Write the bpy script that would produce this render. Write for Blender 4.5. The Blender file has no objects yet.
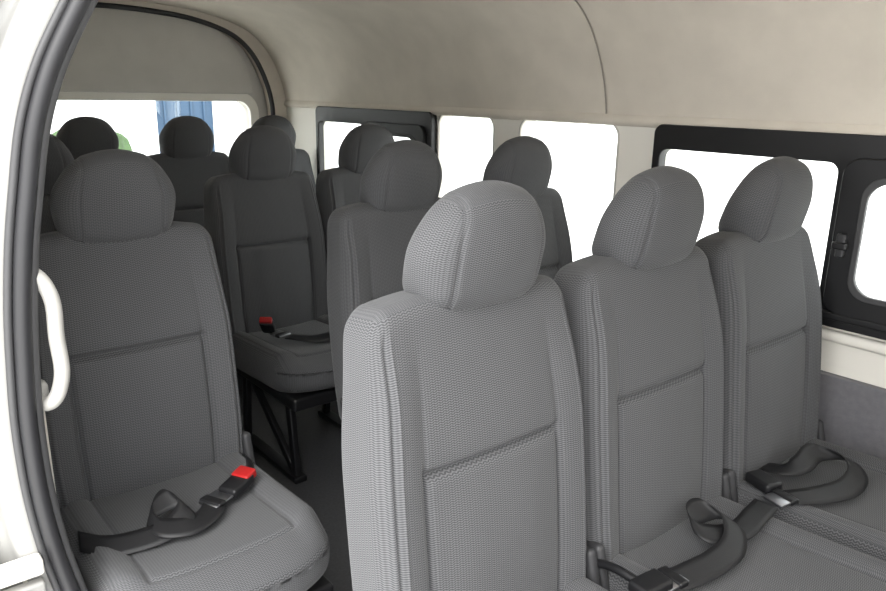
import bpy, bmesh, math, random
import numpy as np
from mathutils import Matrix, Vector
random.seed(3)
SC=bpy.context.scene
COL=SC.collection
SC.view_settings.view_transform='Standard'

# ---------------------------------------------------------------- materials
def mat(name,col,rough=.6,metal=0,noise=0,nscale=30,bump=0,bscale=200,spec=.5,coat=0):
    m=bpy.data.materials.new(name);m.use_nodes=True
    nt=m.node_tree;b=nt.nodes['Principled BSDF']
    b.inputs['Base Color'].default_value=(*col,1);b.inputs['Roughness'].default_value=rough
    b.inputs['Metallic'].default_value=metal;b.inputs['Specular IOR Level'].default_value=spec
    b.inputs['Coat Weight'].default_value=coat
    tc=nt.nodes.new('ShaderNodeTexCoord')
    if noise:
        n=nt.nodes.new('ShaderNodeTexNoise');n.inputs['Scale'].default_value=nscale;n.inputs['Detail'].default_value=4
        r=nt.nodes.new('ShaderNodeValToRGB')
        r.color_ramp.elements[0].position=.3;r.color_ramp.elements[1].position=.7
        r.color_ramp.elements[0].color=(*[c*(1-noise) for c in col],1)
        r.color_ramp.elements[1].color=(*[min(1,c*(1+noise)) for c in col],1)
        nt.links.new(tc.outputs['Object'],n.inputs['Vector']);nt.links.new(n.outputs['Fac'],r.inputs['Fac'])
        nt.links.new(r.outputs['Color'],b.inputs['Base Color'])
    if bump:
        n=nt.nodes.new('ShaderNodeTexNoise');n.inputs['Scale'].default_value=bscale
        bp=nt.nodes.new('ShaderNodeBump');bp.inputs['Strength'].default_value=bump;bp.inputs['Distance'].default_value=.002
        nt.links.new(tc.outputs['Object'],n.inputs['Vector']);nt.links.new(n.outputs['Fac'],bp.inputs['Height'])
        nt.links.new(bp.outputs['Normal'],b.inputs['Normal'])
    return m

def fabric(name,dark,light,pu=.0050,pv=.0074):
    m=bpy.data.materials.new(name);m.use_nodes=True
    nt=m.node_tree;N=nt.nodes;L=nt.links;b=N['Principled BSDF']
    b.inputs['Roughness'].default_value=.9;b.inputs['Specular IOR Level'].default_value=.2
    b.inputs['Sheen Weight'].default_value=.1;b.inputs['Sheen Roughness'].default_value=.5
    def M(op,a,c=None,cl=False):
        n=N.new('ShaderNodeMath');n.operation=op;n.use_clamp=cl
        for i,v in enumerate((a,c)):
            if v is None: continue
            if isinstance(v,(int,float)): n.inputs[i].default_value=v
            else: L.new(v,n.inputs[i])
        return n.outputs[0]
    uv=N.new('ShaderNodeUVMap');s=N.new('ShaderNodeSeparateXYZ');L.new(uv.outputs[0],s.inputs[0])
    u,v=s.outputs[0],s.outputs[1]
    zig=M('PINGPONG',M('DIVIDE',u,pu),1.0)
    ph=M('ADD',M('DIVIDE',v,pv*.5),M('MULTIPLY',zig,.6))
    st=M('SINE',M('MULTIPLY',ph,2*math.pi))
    colm=M('COSINE',M('MULTIPLY',M('DIVIDE',u,pu),math.pi*2))
    val=M('ADD',M('MULTIPLY',st,.38),M('ADD',M('MULTIPLY',colm,.14),.5),True)
    r=N.new('ShaderNodeValToRGB');r.color_ramp.elements[0].position=.2;r.color_ramp.elements[1].position=.85
    r.color_ramp.elements[0].color=(*dark,1);r.color_ramp.elements[1].color=(*light,1)
    L.new(val,r.inputs['Fac']);L.new(r.outputs['Color'],b.inputs['Base Color'])
    bp=N.new('ShaderNodeBump');bp.inputs['Strength'].default_value=.25;bp.inputs['Distance'].default_value=.001
    L.new(val,bp.inputs['Height']);L.new(bp.outputs['Normal'],b.inputs['Normal'])
    return m

M_FAB=fabric('seat_fabric',(.040,.0405,.043),(.112,.113,.117))
M_PLA=mat('dark_plastic',(.03,.03,.032),.55,bump=.2)
M_BLK=mat('black_plastic',(.006,.006,.007),.45)
M_STEEL=mat('black_steel',(.008,.008,.009),.35)
M_CHR=mat('steel_tongue',(.35,.35,.37),.35,1)
M_RED=mat('red_button',(.36,.012,.012),.4)
M_WEB=mat('belt_webbing',(.012,.012,.013),.5,bump=.2,bscale=600,spec=.35)
M_HEAD=mat('headliner_felt',(.63,.58,.505),.95,noise=.05,nscale=8,bump=.5,bscale=350,spec=.15)
M_SEAM=mat('headliner_seam',(.33,.30,.26),.9)
M_TRIM=mat('cream_trim',(.82,.79,.72),.5,bump=.1)
M_TAIL=mat('tailgate_trim',(.55,.53,.49),.8,noise=.04,nscale=10)
M_PAINT=mat('white_paint',(.31,.308,.293),.3,coat=.3)
M_GRIP=mat('handle_plastic',(.40,.39,.365),.5)
M_LOWER=mat('grey_side_trim',(.145,.142,.152),.75,noise=.08,nscale=60,bump=.4)
M_FLOOR=mat('vinyl_floor',(.045,.045,.048),.6,noise=.2,nscale=120,bump=.3)
M_RUB=mat('rubber_seal',(.016,.016,.018),.5)
M_RUB2=mat('rubber_seal_lip',(.05,.05,.052),.5)
M_GND=mat('pale_concrete',(.72,.71,.69),.9,noise=.08,nscale=3)
M_BLUE=mat('blue_steel',(.03,.065,.12),.6)
M_WHT=mat('white_render',(.8,.82,.82),.8,noise=.03,nscale=4)
M_LEAF=mat('foliage',(.06,.11,.04),.8,noise=.5,nscale=6)
def glassmat():
    m=bpy.data.materials.new('window_glass');m.use_nodes=True
    nt=m.node_tree;nt.nodes.clear()
    o=nt.nodes.new('ShaderNodeOutputMaterial');mx=nt.nodes.new('ShaderNodeMixShader')
    t=nt.nodes.new('ShaderNodeBsdfTransparent');t.inputs[0].default_value=(.95,.97,.96,1)
    g=nt.nodes.new('ShaderNodeBsdfGlossy');g.inputs['Roughness'].default_value=.02
    mx.inputs[0].default_value=.05
    nt.links.new(t.outputs[0],mx.inputs[1]);nt.links.new(g.outputs[0],mx.inputs[2]);nt.links.new(mx.outputs[0],o.inputs[0])
    return m
M_GLASS=glassmat()

# ---------------------------------------------------------------- mesh helpers
def sm(x,a,b):
    t=np.clip((x-a)/(b-a),0,1);return t*t*(3-2*t)
def coords(h,r,n,extra=(),st=5):
    out=[]
    for i in range(st+1):
        d=r*math.tan(math.radians(45*i/st));out+= [h-r+d,-(h-r+d)]
    out+=list(np.linspace(-(h-r),h-r,n))
    for e in extra:
        out+= [e+k*.0028 for k in range(-4,5)]
    out=sorted(out);res=[out[0]]
    for v in out[1:]:
        if v-res[-1]>.0009: res.append(v)
    res[-1]=h
    return res
def rbox_mesh(name,h,r,n,warp=None,mats=(None,),extra=((),(),()),uvoff=0,st=5,matfn=None):
    cs=[coords(h[i],r,n[i],extra[i],st) for i in range(3)]
    idx={};vs=[];fs=[];ax=[]
    def V(k):
        if k not in idx:
            idx[k]=len(vs);vs.append((cs[0][k[0]],cs[1][k[1]],cs[2][k[2]]))
        return idx[k]
    for a in range(3):
        b,c=[(1,2),(2,0),(0,1)][a]
        for side in (0,1):
            for i in range(len(cs[b])-1):
                for j in range(len(cs[c])-1):
                    q=[]
                    for di,dj in ((0,0),(1,0),(1,1),(0,1)):
                        k=[0,0,0];k[a]=0 if side==0 else len(cs[a])-1;k[b]=i+di;k[c]=j+dj
                        q.append(V(tuple(k)))
                    if side==0:q.reverse()
                    fs.append(q);ax.append(a)
    P=np.array(vs);H=np.array(h)-r
    C=np.clip(P,-H,H);D=P-C;Ln=np.linalg.norm(D,axis=1,keepdims=True);Ln[Ln==0]=1
    Q=C+r*D/Ln
    W=warp(Q.copy()) if warp else Q
    me=bpy.data.meshes.new(name);me.from_pydata(W.tolist(),[],fs)
    uvl=me.uv_layers.new(name='UVMap')
    li=0;buf=np.zeros(len(me.loops)*2)
    for f,a in zip(fs,ax):
        for v in f:
            p=Q[v]
            if a==0: uv=(p[1]+.3,p[2])
            elif a==1: uv=(p[0],p[2])
            else: uv=(p[0],p[1]+p[2])
            buf[li*2]=uv[0]+uvoff;buf[li*2+1]=uv[1];li+=1
    uvl.data.foreach_set('uv',buf)
    for m in mats: me.materials.append(m)
    me.polygons.foreach_set('use_smooth',[True]*len(me.polygons))
    me.update();return me
def obj(name,me,parent=None,loc=(0,0,0),rot=(0,0,0)):
    o=bpy.data.objects.new(name,me);COL.objects.link(o);o.location=loc;o.rotation_euler=rot
    if parent: o.parent=parent
    return o
def empty(name,loc=(0,0,0),rot=(0,0,0)):
    o=obj(name,None,None,loc,rot);o.empty_display_size=.1;return o
def rbox(name,size,r,m,parent=None,loc=(0,0,0),rot=(0,0,0),n=(2,2,2)):
    h=[s/2 for s in size];r=min(r,min(h)*.98)
    return obj(name,rbox_mesh(name,h,r,n,mats=(m,),st=3),parent,loc,rot)
def tube_mesh(name,pts,rad,m,closed=False,flat=None,res=6,smooth=True):
    cu=bpy.data.curves.new(name,'CURVE');cu.dimensions='3D';cu.bevel_depth=rad;cu.bevel_resolution=res;cu.use_fill_caps=True
    s=cu.splines.new('BEZIER' if smooth else 'POLY')
    if smooth:
        s.bezier_points.add(len(pts)-1)
        for p,c in zip(s.bezier_points,pts):
            p.co=c;p.handle_left_type=p.handle_right_type='AUTO'
        s.resolution_u=10
    else:
        s.points.add(len(pts)-1)
        for p,c in zip(s.points,pts):p.co=(*c,1)
    s.use_cyclic_u=closed
    o=bpy.data.objects.new(name,cu);COL.objects.link(o)
    dg=bpy.context.evaluated_depsgraph_get();me=bpy.data.meshes.new_from_object(o.evaluated_get(dg))
    bpy.data.objects.remove(o);me.name=name;me.materials.clear();me.materials.append(m)
    me.polygons.foreach_set('use_smooth',[True]*len(me.polygons))
    return me
def tube(name,pts,rad,m,parent=None,**k):
    return obj(name,tube_mesh(name,pts,rad,m,**k),parent)
def rr(a0,a1,b0,b1,r,n=7):
    out=[]
    for cx,cy,t0 in ((a1-r,b1-r,0),(a0+r,b1-r,90),(a0+r,b0+r,180),(a1-r,b0+r,270)):
        for i in range(n+1):
            t=math.radians(t0+90*i/n);out.append((cx+r*math.cos(t),cy+r*math.sin(t)))
    return out
def panel(name,outer,holes,th,m,f,parent=None,bevel=0):
    cu=bpy.data.curves.new(name,'CURVE');cu.dimensions='2D';cu.fill_mode='BOTH';cu.extrude=th/2
    cu.bevel_depth=bevel;cu.bevel_resolution=2
    for ring in [outer]+list(holes):
        s=cu.splines.new('POLY');s.points.add(len(ring)-1)
        for p,c in zip(s.points,ring):p.co=(c[0],c[1],0,1)
        s.use_cyclic_u=True
    o=bpy.data.objects.new(name,cu);COL.objects.link(o)
    dg=bpy.context.evaluated_depsgraph_get();me=bpy.data.meshes.new_from_object(o.evaluated_get(dg))
    bpy.data.objects.remove(o)
    for v in me.vertices:v.co=f(*v.co)
    me.name=name;me.materials.clear();me.materials.append(m)
    bm=bmesh.new();bm.from_mesh(me);bmesh.ops.recalc_face_normals(bm,faces=bm.faces);bm.to_mesh(me);bm.free()
    return obj(name,me,parent)
def catmull(P,n=10):
    P=[np.array(p,float) for p in P];out=[]
    Q=[2*P[0]-P[1]]+P+[2*P[-1]-P[-2]]
    for i in range(1,len(Q)-2):
        for k in range(n):
            t=k/n
            out.append(.5*((2*Q[i])+(-Q[i-1]+Q[i+1])*t+(2*Q[i-1]-5*Q[i]+4*Q[i+1]-Q[i+2])*t*t+(-Q[i-1]+3*Q[i]-3*Q[i+1]+Q[i+2])*t**3))
    out.append(P[-1]);return out
def ribbon(name,pts,sides,w,m,parent=None,th=.0016):
    A=catmull(pts);S=catmull(sides);vs=[];fs=[]
    for a,s in zip(A,S):
        s=s/np.linalg.norm(s)
        vs+=[tuple(a+s*w*k) for k in (-.5,-.25,0,.25,.5)]
    for i in range(len(A)-1):
        for k in range(4):
            b=i*5+k;fs.append((b,b+1,b+6,b+5))
    me=bpy.data.meshes.new(name);me.from_pydata(vs,[],fs);me.materials.append(m)
    me.polygons.foreach_set('use_smooth',[True]*len(fs))
    o=obj(name,me,parent);md=o.modifiers.new('thick','SOLIDIFY');md.thickness=th;md.offset=0
    return o
def sweep(name,prof,ys,m,parent=None,closed=False):
    vs=[];fs=[];n=len(prof)
    for y in ys:
        vs+=[(p[0],y,p[1]) for p in prof]
    for j in range(len(ys)-1):
        for i in range(n-1):
            b=j*n+i;fs.append((b,b+1,b+n+1,b+n))
    me=bpy.data.meshes.new(name);me.from_pydata(vs,[],fs);me.materials.append(m)
    me.polygons.foreach_set('use_smooth',[True]*len(fs))
    return obj(name,me,parent)

# ---------------------------------------------------------------- seat meshes (local: origin on floor below headrest centre, front = -y)
BW,BT,BH=.217,.062,.308
def warp_back(p):
    x,y,z=p[:,0].copy(),p[:,1].copy(),p[:,2].copy()
    t=(z+BH)/(2*BH);ax=np.abs(x)/BW
    front=sm(-y,0,.04)
    y=y-front*(.012*np.sin(np.pi*np.clip(t,0,1))*(1-ax**2))
    y=y-front*.014*sm(ax,.62,.85)*(1-sm(ax,.93,1.0))*(1-sm(t,.75,1))
    z0=.045
    y=y+front*.015*np.exp(-((z-z0)/.007)**2)*(1-sm(np.abs(x),.125,.15))
    low=1-sm(z,z0-.0,z0+.02)
    y=y+front*.011*np.exp(-((np.abs(x)-.140)/.0055)**2)*low*sm(z,-BH,-BH+.05)
    y=y+front*.002*np.exp(-((np.abs(x)-.140)/.006)**2)*(1-low)*(1-sm(t,.7,.9))
    y=y-front*.008*(1-sm(np.abs(x),.06,.14))*low*np.clip(np.sin(np.pi*np.clip((z+BH)/(z0+BH),0,1)),0,1)
    g=np.exp(-((np.abs(x)-(BW-.020))/.0035)**2)
    y=y+front*.006*g*(1-sm(t,.9,.97))
    y=y-front*.003*np.exp(-((np.abs(x)-(BW-.028))/.003)**2)*(1-sm(t,.9,.97))
    w=1+.015*np.sin(np.pi*np.clip(t*1.3,0,1))-.065*sm(t,.55,1.0)-.03*sm(t,.88,1.0)**2-.02*(1-sm(t,0,.25))
    nx=x*w
    z=z-.018*ax**3*sm(t,.55,1)
    y=y*(1-.20*sm(t,.6,1))
    return np.stack([nx,y,z],1)
ME_BACK=rbox_mesh('seat_backrest',(BW,BT,BH),.034,(26,5,36),warp_back,(M_FAB,),
    extra=((-.193,-.14,.14,.193),(),(.045,)))
HX,HY,HZ=.123,.066,.102
def warp_head(p):
    h=np.array([HX,HY,HZ]);q=p/h
    n=q/np.maximum(np.linalg.norm(q,axis=1,keepdims=True),1e-6)
    k=(.35+.28*sm(-q[:,2],-.2,1))[:,None]
    r=k*q+(1-k)*1.03*n
    x,y,z=r[:,0],r[:,1],r[:,2]
    w=1-.20*sm(z,-.1,1)**1.2-.04*sm(-z,.4,1)
    g=np.exp(-((np.abs(x)-.68)/.022)**2)
    X=x*w*HX;Y=y*(1-.06*g)*HY;Z=z*(1-.02*g)*HZ
    Y=np.where(Y>0,Y*(1.12-.42*sm(z,-.9,1)),Y*(1-.10*sm(z,0,1)))
    Y=Y-.016*z
    return np.stack([X,Y,Z],1)
ME_HEAD=rbox_mesh('seat_headrest',(HX,HY,HZ),.045,(16,6,14),warp_head,(M_FAB,),extra=((-.085,.085),(),()),uvoff=.003)
CW,CD,CH=.211,.257,.066
def warp_cush(p):
    x,y,z=p[:,0].copy(),p[:,1].copy(),p[:,2].copy()
    ax=np.abs(x)/CW;f=np.clip(-y/CD,-1,1);top=sm(z,0,.04)
    z=z-top*(.014*(1-ax**2)*sm(f,1,-.2))
    z=z+top*.012*sm(ax,.62,.8)*(1-sm(ax,.9,1))*(1-sm(f,.5,1))
    z=z-.030*sm(f,.55,1.0)*top
    g=np.exp(-((np.abs(x)-.140)/.0045)**2)
    z=z-top*.006*g*(1-sm(f,.62,.7))
    g2=np.exp(-((y+CD*.66)/.005)**2)
    z=z-top*.006*g2*(1-sm(np.abs(x),.125,.15))
    g3=np.exp(-((np.abs(x)-(CW-.02))/.0035)**2)
    z=z-top*.004*g3
    y=y+.075*ax**3*sm(f,.2,1)
    z=z+(1-top)*.02*sm(f,.4,1)
    return np.stack([x,y,z],1)
ME_CUSH=rbox_mesh('seat_cushion',(CW,CD,CH),.042,(26,30,4),warp_cush,(M_FAB,),extra=((-.191,-.14,.14,.191),(-CD*.66,),()))
ME_COVER=rbox_mesh('recliner_cover',(.011,.048,.075),.010,(2,3,3),mats=(M_PLA,),st=3)
ME_PAN=rbox_mesh('seat_pan',(.19,.22,.022),.01,(2,2,2),mats=(M_STEEL,),st=2)
ME_GUIDE=rbox_mesh('headrest_guide',(.018,.016,.012),.006,(2,2,2),mats=(M_BLK,),st=3)
ME_POST=tube_mesh('headrest_post',[(0,0,-.05),(0,0,.06)],.006,M_CHR,smooth=False)
def bar(name,a,b,w,t):
    a,b=Vector(a),Vector(b);d=b-a;L=d.length
    me=rbox_mesh(name,(w/2,t/2,L/2),min(w,t)*.2,(2,2,2),mats=(M_STEEL,),st=2)
    q=d.to_track_quat('Z','X').to_matrix().to_4x4();me.transform(Matrix.Translation((a+b)/2)@q)
    return me
LEGS=[]
for sx in (-.165,.165):
    LEGS.append(bar('leg_front',(sx,-.50,.01),(sx,-.47,.275),.03,.022))
    LEGS.append(bar('leg_brace',(sx,-.50,.02),(sx,-.17,.285),.028,.02))
    LEGS.append(bar('leg_rear',(sx,-.13,.01),(sx,-.15,.285),.03,.022))
    LEGS.append(bar('leg_foot',(sx,-.53,.012),(sx,-.10,.012),.02,.045))
LEGS.append(bar('leg_crossbar',(-.165,-.47,.26),(.165,-.47,.26),.022,.022))
LEAN=math.radians(-7)
def seat(x,y,bx=0):
    e=empty('passenger_seat',(x,y,0))
    obj('backrest',ME_BACK,e,(bx,-.016,.654),(LEAN,0,0))
    obj('headrest',ME_HEAD,e,(0,-.004,1.020),(math.radians(2),0,0))
    obj('cushion',ME_CUSH,e,(bx,-.335,.357),(math.radians(-3),0,0))
    obj('seat_pan',ME_PAN,e,(bx,-.33,.285))
    for s in (-1,1):
        obj('recliner_cover',ME_COVER,e,(bx+s*.213,-.093,.375),(math.radians(-15),0,0))
        obj('headrest_guide',ME_GUIDE,e,(s*.058,.0,.943))
        obj('headrest_post',ME_POST,e,(s*.058,.002,.95))
    for me in LEGS: obj(me.name.split('.')[0],me,e,(bx,0,0))
    return e
XA,XL,XR=.755,.454,1.207
for i in range(3): seat(XA+.45*i,.834,-.013)
for y in (1.647,2.49):
    seat(XL,y);seat(XR,y,-.008);seat(XR+.45,y,-.008)
for i in range(4): seat(.43+.427*i,3.421)

# ---------------------------------------------------------------- seat belts
def belt_parts(e,tongue,tdir,buckle,bdir,red=True):
    def frame(c,d,up=(0,0,1)):
        d=Vector(d).normalized();u=Vector(up);s=d.cross(u).normalized();u=s.cross(d)
        return Matrix.Translation(c)@Matrix((s,d,u)).transposed().to_4x4()
    me=rbox_mesh('tongue',(.024,.028,.0025),.002,(2,2,2),mats=(M_CHR,),st=2);me.transform(frame(tongue,tdir));obj('tongue',me,e)
    me=rbox_mesh('tongue_grip',(.027,.011,.006),.004,(2,2,2),mats=(M_BLK,),st=2)
    me.transform(frame(Vector(tongue)-Vector(tdir).normalized()*.012,tdir));obj('tongue_grip',me,e)
    me=rbox_mesh('buckle',(.023,.034,.012),.007,(2,2,2),mats=(M_BLK,),st=3);me.transform(frame(buckle,bdir));obj('buckle',me,e)
    if red:
        me=rbox_mesh('release_button',(.021,.017,.010),.004,(2,2,2),mats=(M_RED,),st=2)
        me.transform(frame(Vector(buckle)+Vector(bdir).normalized()*.026+Vector((0,0,.006)),bdir));obj('release_button',me,e)
e=empty('seat_belt')
z=.428
ribbon('webbing',[(.25,1.36,z-.004),(.285,1.30,z+.004),(.335,1.28,z+.006),(.39,1.275,z+.012),(.435,1.30,z+.026),(.42,1.345,z+.032),(.375,1.335,z+.022),(.375,1.285,z+.016),(.42,1.262,z+.012),(.46,1.275,z+.008),(.495,1.31,z+.006)],
  [(.2,1,.35),(.2,1,.35),(.15,1,.35),(.1,1,.4),(-.4,.8,.5),(-.2,.8,.5),(.5,.8,.4),(.3,1,.3),(.1,1,.3),(-.3,1,.15),(-.6,.8,.05)],.050,M_WEB,e)
belt_parts(e,(.507,1.33,z+.006),(1,.5,0),(.56,1.35,z+.012),(.85,.45,.15))
tube('buckle_stalk',[(.65,1.53,.40),(.635,1.45,.42),(.60,1.38,z+.010)],.008,M_BLK,e)
e=empty('seat_belt')
ribbon('webbing',[(.99,.60,z+.004),(1.06,.585,z+.006),(1.13,.575,z+.008),(1.20,.58,z+.012),(1.25,.615,z+.024),(1.24,.66,z+.034),(1.19,.67,z+.030),(1.18,.63,z+.020),(1.25,.60,z+.010),(1.34,.61,z+.008),(1.40,.62,z+.006)],
  [(0,1,.1),(0,1,.3),(.1,1,.35),(-.1,1,.45),(-.5,.8,.5),(-.2,.7,.6),(.5,.7,.5),(.5,.9,.3),(.1,1,.15),(-.1,1,.1),(-.1,1,0)],.050,M_WEB,e)
belt_parts(e,(1.02,.600,z+.006),(-1,.1,0),(.975,.605,z+.012),(1,-.1,0),False)
tube('buckle_stalk',[(.97,.73,.42),(.965,.67,.44),(.965,.62,z+.012)],.008,M_BLK,e)
e=empty('seat_belt')
ribbon('webbing',[(1.46,.60,z+.006),(1.53,.56,z+.008),(1.60,.54,z+.010),(1.67,.55,z+.016),(1.70,.59,z+.028),(1.66,.64,z+.034),(1.59,.64,z+.026),(1.55,.66,z+.018),(1.56,.71,z+.0)],
  [(.2,1,.1),(.3,1,.3),(.1,1,.4),(-.3,.9,.5),(-.7,.6,.5),(-.1,.8,.6),(.3,1,.4),(1,.3,.1),(1,0,0)],.050,M_WEB,e)
belt_parts(e,(1.44,.61,z+.008),(-1,.2,0),(1.47,.665,z+.012),(-.3,-1,0),False)
e=empty('seat_belt')
ribbon('webbing',[(1.12,2.18,z+.004),(1.18,2.10,z+.006),(1.26,2.08,z+.015),(1.33,2.11,z+.02),(1.39,2.20,z+.005)],
  [(.8,.5,0),(.5,.9,.2),(.1,1,.4),(-.4,1,.2),(-.9,.5,0)],.047,M_WEB,e)
belt_parts(e,(1.10,2.20,z+.012),(-.3,1,0),(1.08,2.25,z+.03),(-.4,-.5,.6))

# ---------------------------------------------------------------- van shell
XW=1.95;CX=1.08
half=[(1.95,1.165),(1.945,1.21),(1.925,1.29),(1.885,1.38),(1.83,1.46),(1.75,1.525),(1.64,1.57),(1.48,1.605),(1.3,1.622),(1.08,1.63)]
left=[(2*CX-x,z) for x,z in half][::-1][1:]
def dens(P,n=5):
    return [tuple(v) for v in catmull(P,n)]
full=dens(half+left)
rear_part=sweep('ceiling',full,[1.215,1.54,1.545,1.55,1.555,1.56,3.3,3.72],M_HEAD)
for v in rear_part.data.vertices:
    if abs(v.co.y-1.55)<.001: v.co.x-=(v.co.x-CX)*-.006; v.co.z+=.006
tube('headliner_seam',[(x,1.55,z+.001) for x,z in full],.0022,M_SEAM,rear_part,smooth=False,res=2)
fwd=[p for p in full if p[0]>.40]
sweep('ceiling_front_section',fwd,[-1.2,0,1.215],M_HEAD,rear_part)
sweep('roof_skin',[(CX+(x-CX)*1.05,z+.04) for x,z in full],[1.2,3.9],M_PAINT,rear_part)
sweep('roof_skin_front',[(CX+(x-CX)*1.03,z+.04) for x,z in fwd],[-1.2,1.2],M_PAINT,rear_part)
fR=lambda xo:(lambda a,b,c:(xo+c,a,b))
W2=rr(1.50,1.94,.62,1.165,.05);W3=rr(2.08,2.41,.62,1.165,.05)
wall=panel('wall_right',[(-1.2,0),(3.85,0),(3.85,1.2),(-1.2,1.2)],[rr(.12,1.33,.705,1.145,.03),W2,W3,rr(2.445,3.34,.685,1.145,.03)],.05,M_TRIM,fR(1.985),bevel=.004)
panel('side_trim_panel',[(-1.2,.02),(3.8,.02),(3.8,.55),(-1.2,.55)],[],.018,M_LOWER,fR(1.945),wall,bevel=.003)
rbox('window_ledge',(.03,4.9,.03),.012,M_TRIM,wall,(1.948,1.3,.655))
sweep('headliner_lip',[(1.955,1.155),(1.938,1.160),(1.936,1.175),(1.946,1.19)],[-1.2,3.72],M_HEAD,wall)
def glass(name,ring,f,parent=None): return panel(name,ring,[],.004,M_GLASS,f,parent)
def framed(name,y0,y1,ydiv,z0=.665):
    w=empty(name)
    z1=1.165
    g1=rr(ydiv+.03,y1-.02,.74,1.10,.03);g2=rr(y0+.03,ydiv-.03,.74,1.10,.03)
    panel('outer_frame',rr(y0,y1,z0,z1,.025),[g1,g2],.03,M_BLK,fR(1.945),w,bevel=.003)
    panel('slider_frame',rr(y0+.035,ydiv+.012,.725,1.11,.04),[rr(y0+.085,ydiv-.045,.775,1.065,.05)],.014,M_BLK,fR(1.922),w,bevel=.003)
    panel('slider_gasket',rr(y0+.08,ydiv-.04,.77,1.07,.05),[rr(y0+.09,ydiv-.05,.78,1.06,.05)],.01,M_RUB2,fR(1.915),w,bevel=.002)
    rbox('bottom_track',(.03,(y1-y0)-.04,.02),.004,M_BLK,w,(1.925,(y0+y1)/2,.715))
    rbox('latch',(.02,.022,.06),.005,M_PLA,w,(1.905,ydiv-.012,.90))
    rbox('latch_tab',(.018,.035,.018),.004,M_BLK,w,(1.896,ydiv-.012,.90))
    glass('pane_fixed',g1,fR(1.955),w);glass('pane_sliding',rr(y0+.07,ydiv-.03,.76,1.08,.05),fR(1.935),w)
framed('window_1',.10,1.345,.77,.685)
framed('window_4',2.425,3.36,2.90)
for nm,ring,(a,b) in (('window_2',W2,(1.50,1.94)),('window_3',W3,(2.08,2.41))):
    g=glass(nm,ring,fR(1.99))
    panel('gasket',rr(a-.004,b+.004,.616,1.169,.055),[rr(a+.001,b-.001,.621,1.164,.05)],.008,M_TAIL,fR(1.958),g,bevel=.001)
lw=panel('wall_left',[(1.215,0),(3.85,0),(3.85,1.2),(1.215,1.2)],[rr(1.55,2.45,.66,1.15,.06),rr(2.6,3.45,.66,1.15,.06)],.05,M_TRIM,fR(.165),bevel=.004)
panel('side_trim_panel_left',[(1.25,.02),(3.8,.02),(3.8,.55),(1.25,.55)],[],.014,M_LOWER,fR(.198),lw)
g=glass('window_5',rr(1.55,2.45,.66,1.15,.06),fR(.16));g=glass('window_6',rr(2.6,3.45,.66,1.15,.06),fR(.16))
fB=lambda yo:(lambda a,b,c:(a,yo+c,b))
panel('added_wall_front',full+[(.21,.0),(1.95,.0)],[rr(.45,1.75,.85,1.40,.08)],.04,M_LOWER,fB(-1.2))  # unseen wall with an opening, added to cut flat light from the front
panel('added_wall_left_front',[(-1.2,0),(-.35,0),(-.35,1.45),(-1.2,1.45)],[],.05,M_TRIM,fR(.165))  # out-of-view wall added to narrow the open side, keeps door light directional
fl=panel('floor',[(.21,-1.2),(1.95,-1.2),(1.95,3.85),(.21,3.85)],[],.04,M_FLOOR,lambda a,b,c:(a,b,c-.021))
seal=[(.62,1.575),(.46,1.525),(.365,1.45),(.298,1.35),(.240,1.23),(.206,1.09),(.186,.97),(.174,.85),(.168,.71),(.176,.56),(.197,.43),(.225,.30),(.25,.15),(.26,.0)]
S=dens(seal,6)
YD=1.2
vs=[];fs=[];n=0
offs=[(0.0,.02),(-.004,.004),(-.02,0),(-.045,.002),(-.05,.02),(-.075,.022),(-.085,.0),(-.13,-.004),(-.16,.02),(-.17,.08),(-.17,2.6)]
for i,(x,z) in enumerate(S):
    for dx,dy in offs:
        vs.append((x+dx,YD+dy,z+ (-dx*.6 if z>1.2 else 0)))
k=len(offs)
for i in range(len(S)-1):
    for j in range(k-1):
        b=i*k+j;fs.append((b,b+1,b+k+1,b+k))
me=bpy.data.meshes.new('door_pillar');me.from_pydata(vs,[],fs);me.materials.append(M_PAINT)
me.polygons.foreach_set('use_smooth',[True]*len(fs))
dp=obj('trim_1',me)
ds=empty('door_weatherstrip')
tube('rubber_bulb',[(x+.004,YD-.006,z) for x,z in seal],.0125,M_RUB,ds)
tube('rubber_lip',[(x+.019,YD+.004,z-.002) for x,z in seal],.008,M_RUB2,ds)
tube('rubber_edge',[(x-.014,YD-.002,z+.002) for x,z in seal],.006,M_RUB2,ds)
vs=[];fs=[]
for (x,z) in S:
    tx=.212 if z<1.165 else None
    if tx is None:
        zz=z;tx=min(full,key=lambda p:abs(p[1]-zz)+(0 if p[0]<CX else 9))[0]
    vs+=[(x+.012,YD+.004,z),(x+.02,YD+.03,z),(max(tx,x+.012),YD+.09,z)]
for i in range(len(S)-1):
    for j in range(2):
        b=i*3+j;fs.append((b,b+1,b+4,b+3))
me=bpy.data.meshes.new('pillar_inner');me.from_pydata(vs,[],fs);me.materials.append(M_TRIM)
me.polygons.foreach_set('use_smooth',[True]*len(fs));obj('pillar_inner_trim',me,dp)
h=empty('grab_handle')
tube('grip',[(.190,1.245,.968),(.205,1.215,.978),(.222,1.205,.955),(.227,1.203,.875),(.224,1.203,.797),(.207,1.212,.768),(.190,1.245,.774)],.0115,M_GRIP,h)
rbox('mount_top',(.03,.03,.045),.01,M_GRIP,h,(.198,1.245,.968));rbox('mount_bottom',(.03,.03,.045),.01,M_GRIP,h,(.198,1.245,.774))
st=empty('door_striker',(0,0,0))
rbox('bracket',(.075,.03,.028),.006,M_TRIM,st,(.125,1.185,.515));rbox('base',(.075,.02,.09),.006,M_PAINT,st,(.125,1.187,.44));rbox('roller',(.03,.03,.02),.008,M_CHR,st,(.125,1.17,.47))
inner=[(CX+(x-CX)*.905,z-.035) for x,z in full]
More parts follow.
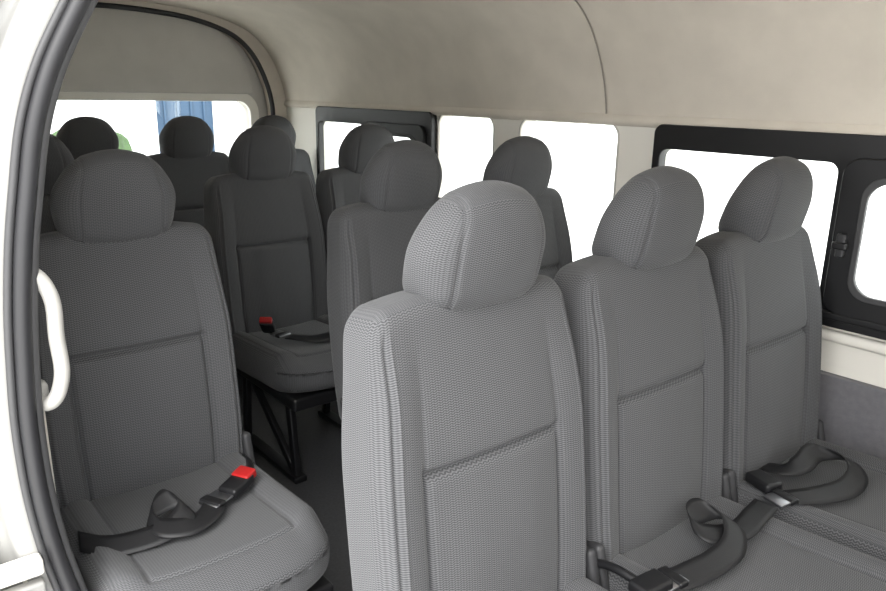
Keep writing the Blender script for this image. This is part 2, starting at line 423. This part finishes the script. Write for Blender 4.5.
arch_out=full+[(2*CX-1.95,.0),(1.95,.0)]
arch_in=inner+[(2*CX-inner[0][0],.25),(inner[0][0],.25)]
wb=panel('wall_back',arch_out,[arch_in],.06,M_HEAD,fB(3.74))
tube('tailgate_seal',[(x,3.705,z) for x,z in inner[::3]]+[(inner[-1][0],3.705,.25)],.012,M_RUB,wb)
tube('tailgate_seal_right',[(inner[0][0],3.705,1.13),(inner[0][0]-.002,3.705,.7),(inner[0][0],3.705,.25)],.012,M_RUB,wb)
tg=panel('tailgate',[(CX+(x-CX)*.99,z-.01) for x,z in full]+[(.24,.2),(1.92,.2)],[rr(.40,1.77,.70,1.185,.07)],.05,M_TAIL,fB(3.81),bevel=.004)
panel('window_surround',rr(.36,1.81,.66,1.225,.10),[rr(.40,1.77,.70,1.185,.07)],.02,M_TRIM,fB(3.775),tg,bevel=.004)
panel('tailgate_upper_trim',[(CX+(x-CX)*.80,1.20+(z-1.17)*.80+.03) for x,z in full],[],.02,M_TAIL,fB(3.768),tg,bevel=.008)
glass('window_7',rr(.40,1.77,.70,1.185,.07),fB(3.82))

# ---------------------------------------------------------------- outside
panel('ground',[(-40,-40),(60,-40),(60,60),(-40,60)],[],.02,M_GND,lambda a,b,c:(a,b,c-.65))
b=empty('neighbour_building',(0,0,0))
rbox('facade',(9,.3,5),.02,M_WHT,b,(3,9.3,1.85))
for i in range(6): rbox('pilaster',(.12,.1,5),.02,M_TRIM,b,(-.6+1.2*i,9.12,1.85))
rbox('blue_gate',(.72,.08,2.6),.02,M_BLUE,b,(3.40,9.1,.65))
rbox('gate_frame',(.06,.14,2.7),.01,M_WHT,b,(3.02,9.08,.7));rbox('gate_frame',(.06,.14,2.7),.01,M_WHT,b,(3.78,9.08,.7))
for i in range(4): rbox('gate_rib',(.03,.03,2.5),.01,M_BLUE,b,(3.16+.16*i,9.05,.65))
t=empty('shrub',(1.75,7.5,0))
for i in range(34):
    me=rbox_mesh('leaf_clump',(.2,.2,.17),.16,(2,2,2),lambda p:p+np.sin(p*23+i)*.04,(M_LEAF,),st=2)
    obj('leaf_clump',me,t,(random.uniform(-.6,.3),random.uniform(-.3,.3),random.uniform(-.55,.85)),(random.random()*3,random.random()*3,0))

# ---------------------------------------------------------------- light
w=bpy.data.worlds.new('overcast_sky');SC.world=w;w.use_nodes=True
bg=w.node_tree.nodes['Background'];bg.inputs[0].default_value=(.985,.992,1,1);bg.inputs[1].default_value=5.2
sd=bpy.data.lights.new('soft_sun','SUN');sd.energy=4;sd.angle=math.radians(40);sd.color=(1,.98,.95)
s=obj('soft_sun',sd,None,(-3,-3,6));s.rotation_euler=Vector((.75,.55,-.9)).to_track_quat('-Z','Y').to_euler()

# ---------------------------------------------------------------- camera
yaw,pit,roll,f=.6915,.27,.0185,737.3
F=Vector((math.sin(yaw)*math.cos(pit),math.cos(yaw)*math.cos(pit),-math.sin(pit)))
R=Vector((math.cos(yaw),-math.sin(yaw),0));U=R.cross(F)
R2=R*math.cos(roll)+U*math.sin(roll);U2=U*math.cos(roll)-R*math.sin(roll)
cd=bpy.data.cameras.new('camera');cd.sensor_width=36;cd.lens=f/886*36;cd.clip_start=.02
cam=bpy.data.objects.new('camera',cd);COL.objects.link(cam)
m=Matrix((R2,U2,-F)).transposed().to_4x4();m.translation=(0,0,1.25);cam.matrix_world=m
SC.camera=cam
